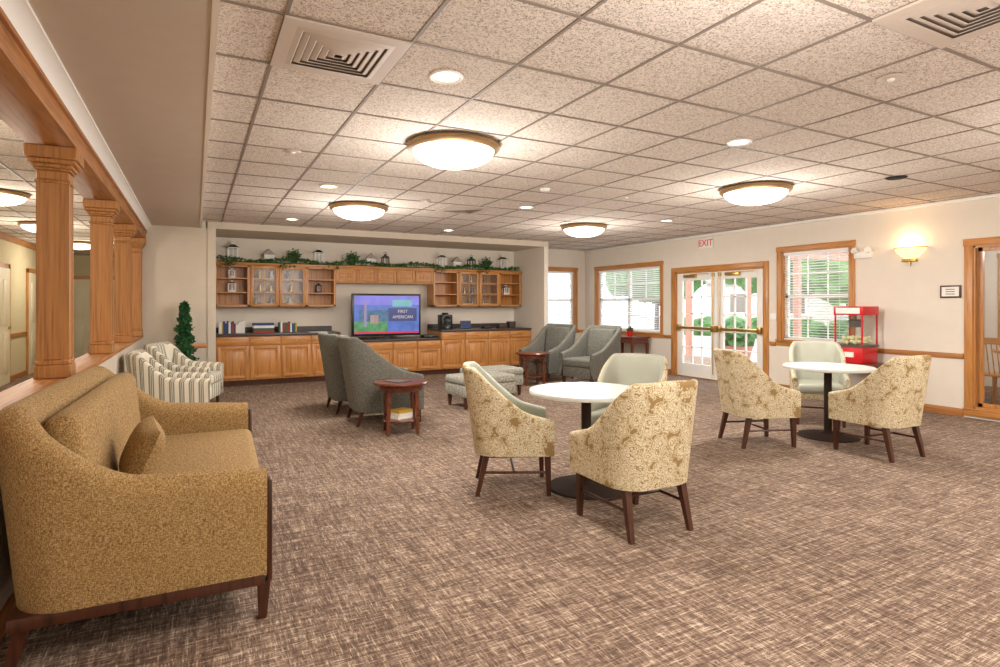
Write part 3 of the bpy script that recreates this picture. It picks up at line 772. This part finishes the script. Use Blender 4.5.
et = mb.done((2.0, 6.15, 0), 0)
mb = MB('stack_of_books', []); 
for i in range(3): mb.box(-.11+.01*i, .1, -.08, .08, .032*i, .032*i+.03, [PAPER, cols[2], cols[4]][i])
mb.done((2.0, 6.15, .161), .4)
mb = MB('magazine', [PAPER]); mb.box(-.1, .1, -.13, .13, 0, .006, cols[5]); mb.done((1.96, 6.15, .566), .5)
et2 = inst(et, (5.25, 8.78, 0), 0)
mb = MB('side_desk', [CHERRY]); mb.box(-.45, .45, -.25, .25, .70, .735, CHERRY, .006); mb.box(-.42, .42, -.22, .22, .60, .70, CHERRY)
for sx in (-1, 1):
    for sy in (-1, 1): mb.taper((sx*.40, sy*.20, 0), (sx*.40, sy*.20, .60), .03, .05, CHERRY)
mb.done((8.2, 9.75, 0), R(90))
mb = MB('red_flower_pot', [RED]); mb.lathe([(0, 0), (.05, 0), (.07, .12), (.06, .12), (0, .1)], RED); 
t = bmesh.new()
for i in range(70): leaf(t, (random.uniform(-.04, .04), random.uniform(-.04, .04), .1+random.uniform(0, .07)), .06)
mb.add(t, LEAF); mb.done((8.15, 9.6, .736))
mb = MB('machine_stand', [CHERRY]); mb.box(-.36, .36, -.25, .25, .57, .60, CHERRY, .005); mb.box(-.33, .33, -.22, .22, .50, .57, CHERRY); mb.box(-.32, .32, -.20, .20, .16, .18, CHERRY)
for sx in (-1, 1):
    for sy in (-1, 1): mb.taper((sx*.31, sy*.2, 0), (sx*.31, sy*.2, .5), .03, .045, CHERRY)
mb.done((8.18, 4.87, 0), R(-90))
mb = MB('popcorn_machine', [RED]); w = .195
mb.box(-w, w, -.18, .18, 0, .22, RED, .01); mb.box(-w-.01, w+.01, -.19, .19, .22, .25, STEEL)
for sx in (-1, 1):
    for sy in (-1, 1): mb.box(min(sx*w, sx*(w-.018)), max(sx*w, sx*(w-.018)), min(sy*.18, sy*.162), max(sy*.18, sy*.162), .25, .66, RED)
mb.box(-w-.01, w+.01, -.19, .19, .66, .78, RED, .01); mb.box(-w+.03, w-.03, -.195, -.19, .68, .76, PAPER)
mb.box(-w+.02, w-.02, -.177, -.175, .25, .66, CGLASS); mb.box(-w+.005, -w+.007, -.16, .16, .25, .66, CGLASS); mb.box(w-.007, w-.005, -.16, .16, .25, .66, CGLASS)
mb.lathe([(0, 0), (.08, 0), (.095, .09), (.08, .11), (0, .11)], STEEL, (0, 0, .49), 24); mb.tube((0, 0, .60), (0, 0, .66), .012, STEEL)
for i in range(70): 
    t = bmesh.new(); bmesh.ops.create_icosphere(t, subdivisions=1, radius=.028); bmesh.ops.translate(t, vec=(random.uniform(-.15, .15), random.uniform(-.13, .13), .27+random.uniform(0, .08)), verts=t.verts); mb.add(t, POP, smooth=True)
mb.box(-.08, .08, -.195, -.18, .08, .15, PAPER)
mb.done((8.18, 4.87, .601), R(-90))
mb = MB('artificial_topiary_tree', [LEAFD])
mb.lathe([(0, 0), (.10, 0), (.13, .18), (.14, .2), (.11, .2), (0, .18)], POT); mb.tube((0, 0, .15), (0, 0, 1.35), .018, POT, .006)
t = bmesh.new()
for i in range(3000):
    f = random.random()**.8; z = .36+f*1.06; rr = (.18*(1-f)**.7+.025)*(.75+.25*math.sin(f*42))*random.uniform(.3, 1); a = random.uniform(0, 6.28)
    leaf(t, (rr*math.cos(a), rr*math.sin(a), z), .06)
mb.add(t, LEAFD); mb.done((-.15, 10.12, 0))

mb = MB('door_2', [CREAMD]); mb.box(-.45, .45, -.04, -.002, 0.002, 2.05, CREAMD); 
for sx in (-1, 1): mb.box(sx*.45, sx*.54, -.03, -.002, 0.002, 2.13, OAK)
mb.box(-.54, .54, -.03, -.002, 2.05, 2.14, OAKH)
for z0, z1 in ((.2, .9), (1.05, 1.85)):
    for a in (-.34, .06): mb.box(a, a+.28, -.052, -.04, z0, z1, CREAMD, .01)
mb.tube((.36, -.08, 1.0), (.36, -.04, 1.0), .025, BRASS)
d = mb.done((-1.55, 18.0, 0), 0)
for nm, lc, rr in (('door_3', (-3.0, 15.2, 0), R(90)), ('door_4', (-3.0, 12.9, 0), R(90)), ('door_5', (-2.45, 18.0, 0), 0)):
    n = inst(d, lc, rr); n.name = nm
def woodchair(loc, rz):
    mb = MB('wooden_chair', [OAK])
    mb.box(-.21, .21, -.21, .21, .43, .46, OAKH, .01)
    for sx in (-1, 1):
        mb.taper((sx*.19, .19, 0), (sx*.18, .18, .43), .03, .04, OAK); mb.taper((sx*.19, -.22, 0), (sx*.18, -.19, .43), .03, .04, OAK)
        mb.taper((sx*.18, -.19, .43), (sx*.19, -.27, .95), .035, .03, OAK)
        mb.tube((sx*.19, .19, .2), (sx*.19, -.21, .2), .01, OAK)
    mb.box(-.21, .21, -.285, -.255, .87, .96, OAKH, .008)
    for k in range(5): x = -.13+.065*k; mb.tube((x, -.195, .46), (x, -.265, .88), .008, OAK)
    return mb.done(loc, rz)
woodchair((9.75, 3.85, 0), aim(1, -.2)); woodchair((11.1, 3.7, 0), aim(-1, 0))
mb = MB('sunroom_table', [OAKH]); mb.lathe([(0, .71), (.45, .71), (.46, .73), (.45, .75), (0, .75)], OAKH); mb.lathe([(0, .71), (.05, .7), (.05, .1), (.28, .03), (.28, 0), (0, 0)], OAK); mb.done((10.5, 3.75, 0))
plight('sunroom_fill', (10.3, 3.0, 2.3), 60, (1, .96, .9), .2)  # added fill light to brighten the sunroom, no fixture behind it

w = bpy.data.worlds.new('world'); S.world = w; w.use_nodes = True
bg = w.node_tree.nodes['Background']; bg.inputs['Color'].default_value = (.89, .945, 1, 1); bg.inputs['Strength'].default_value = 4.4
S.view_settings.view_transform = 'Standard'; S.view_settings.look = 'None'; S.view_settings.exposure = 0.10
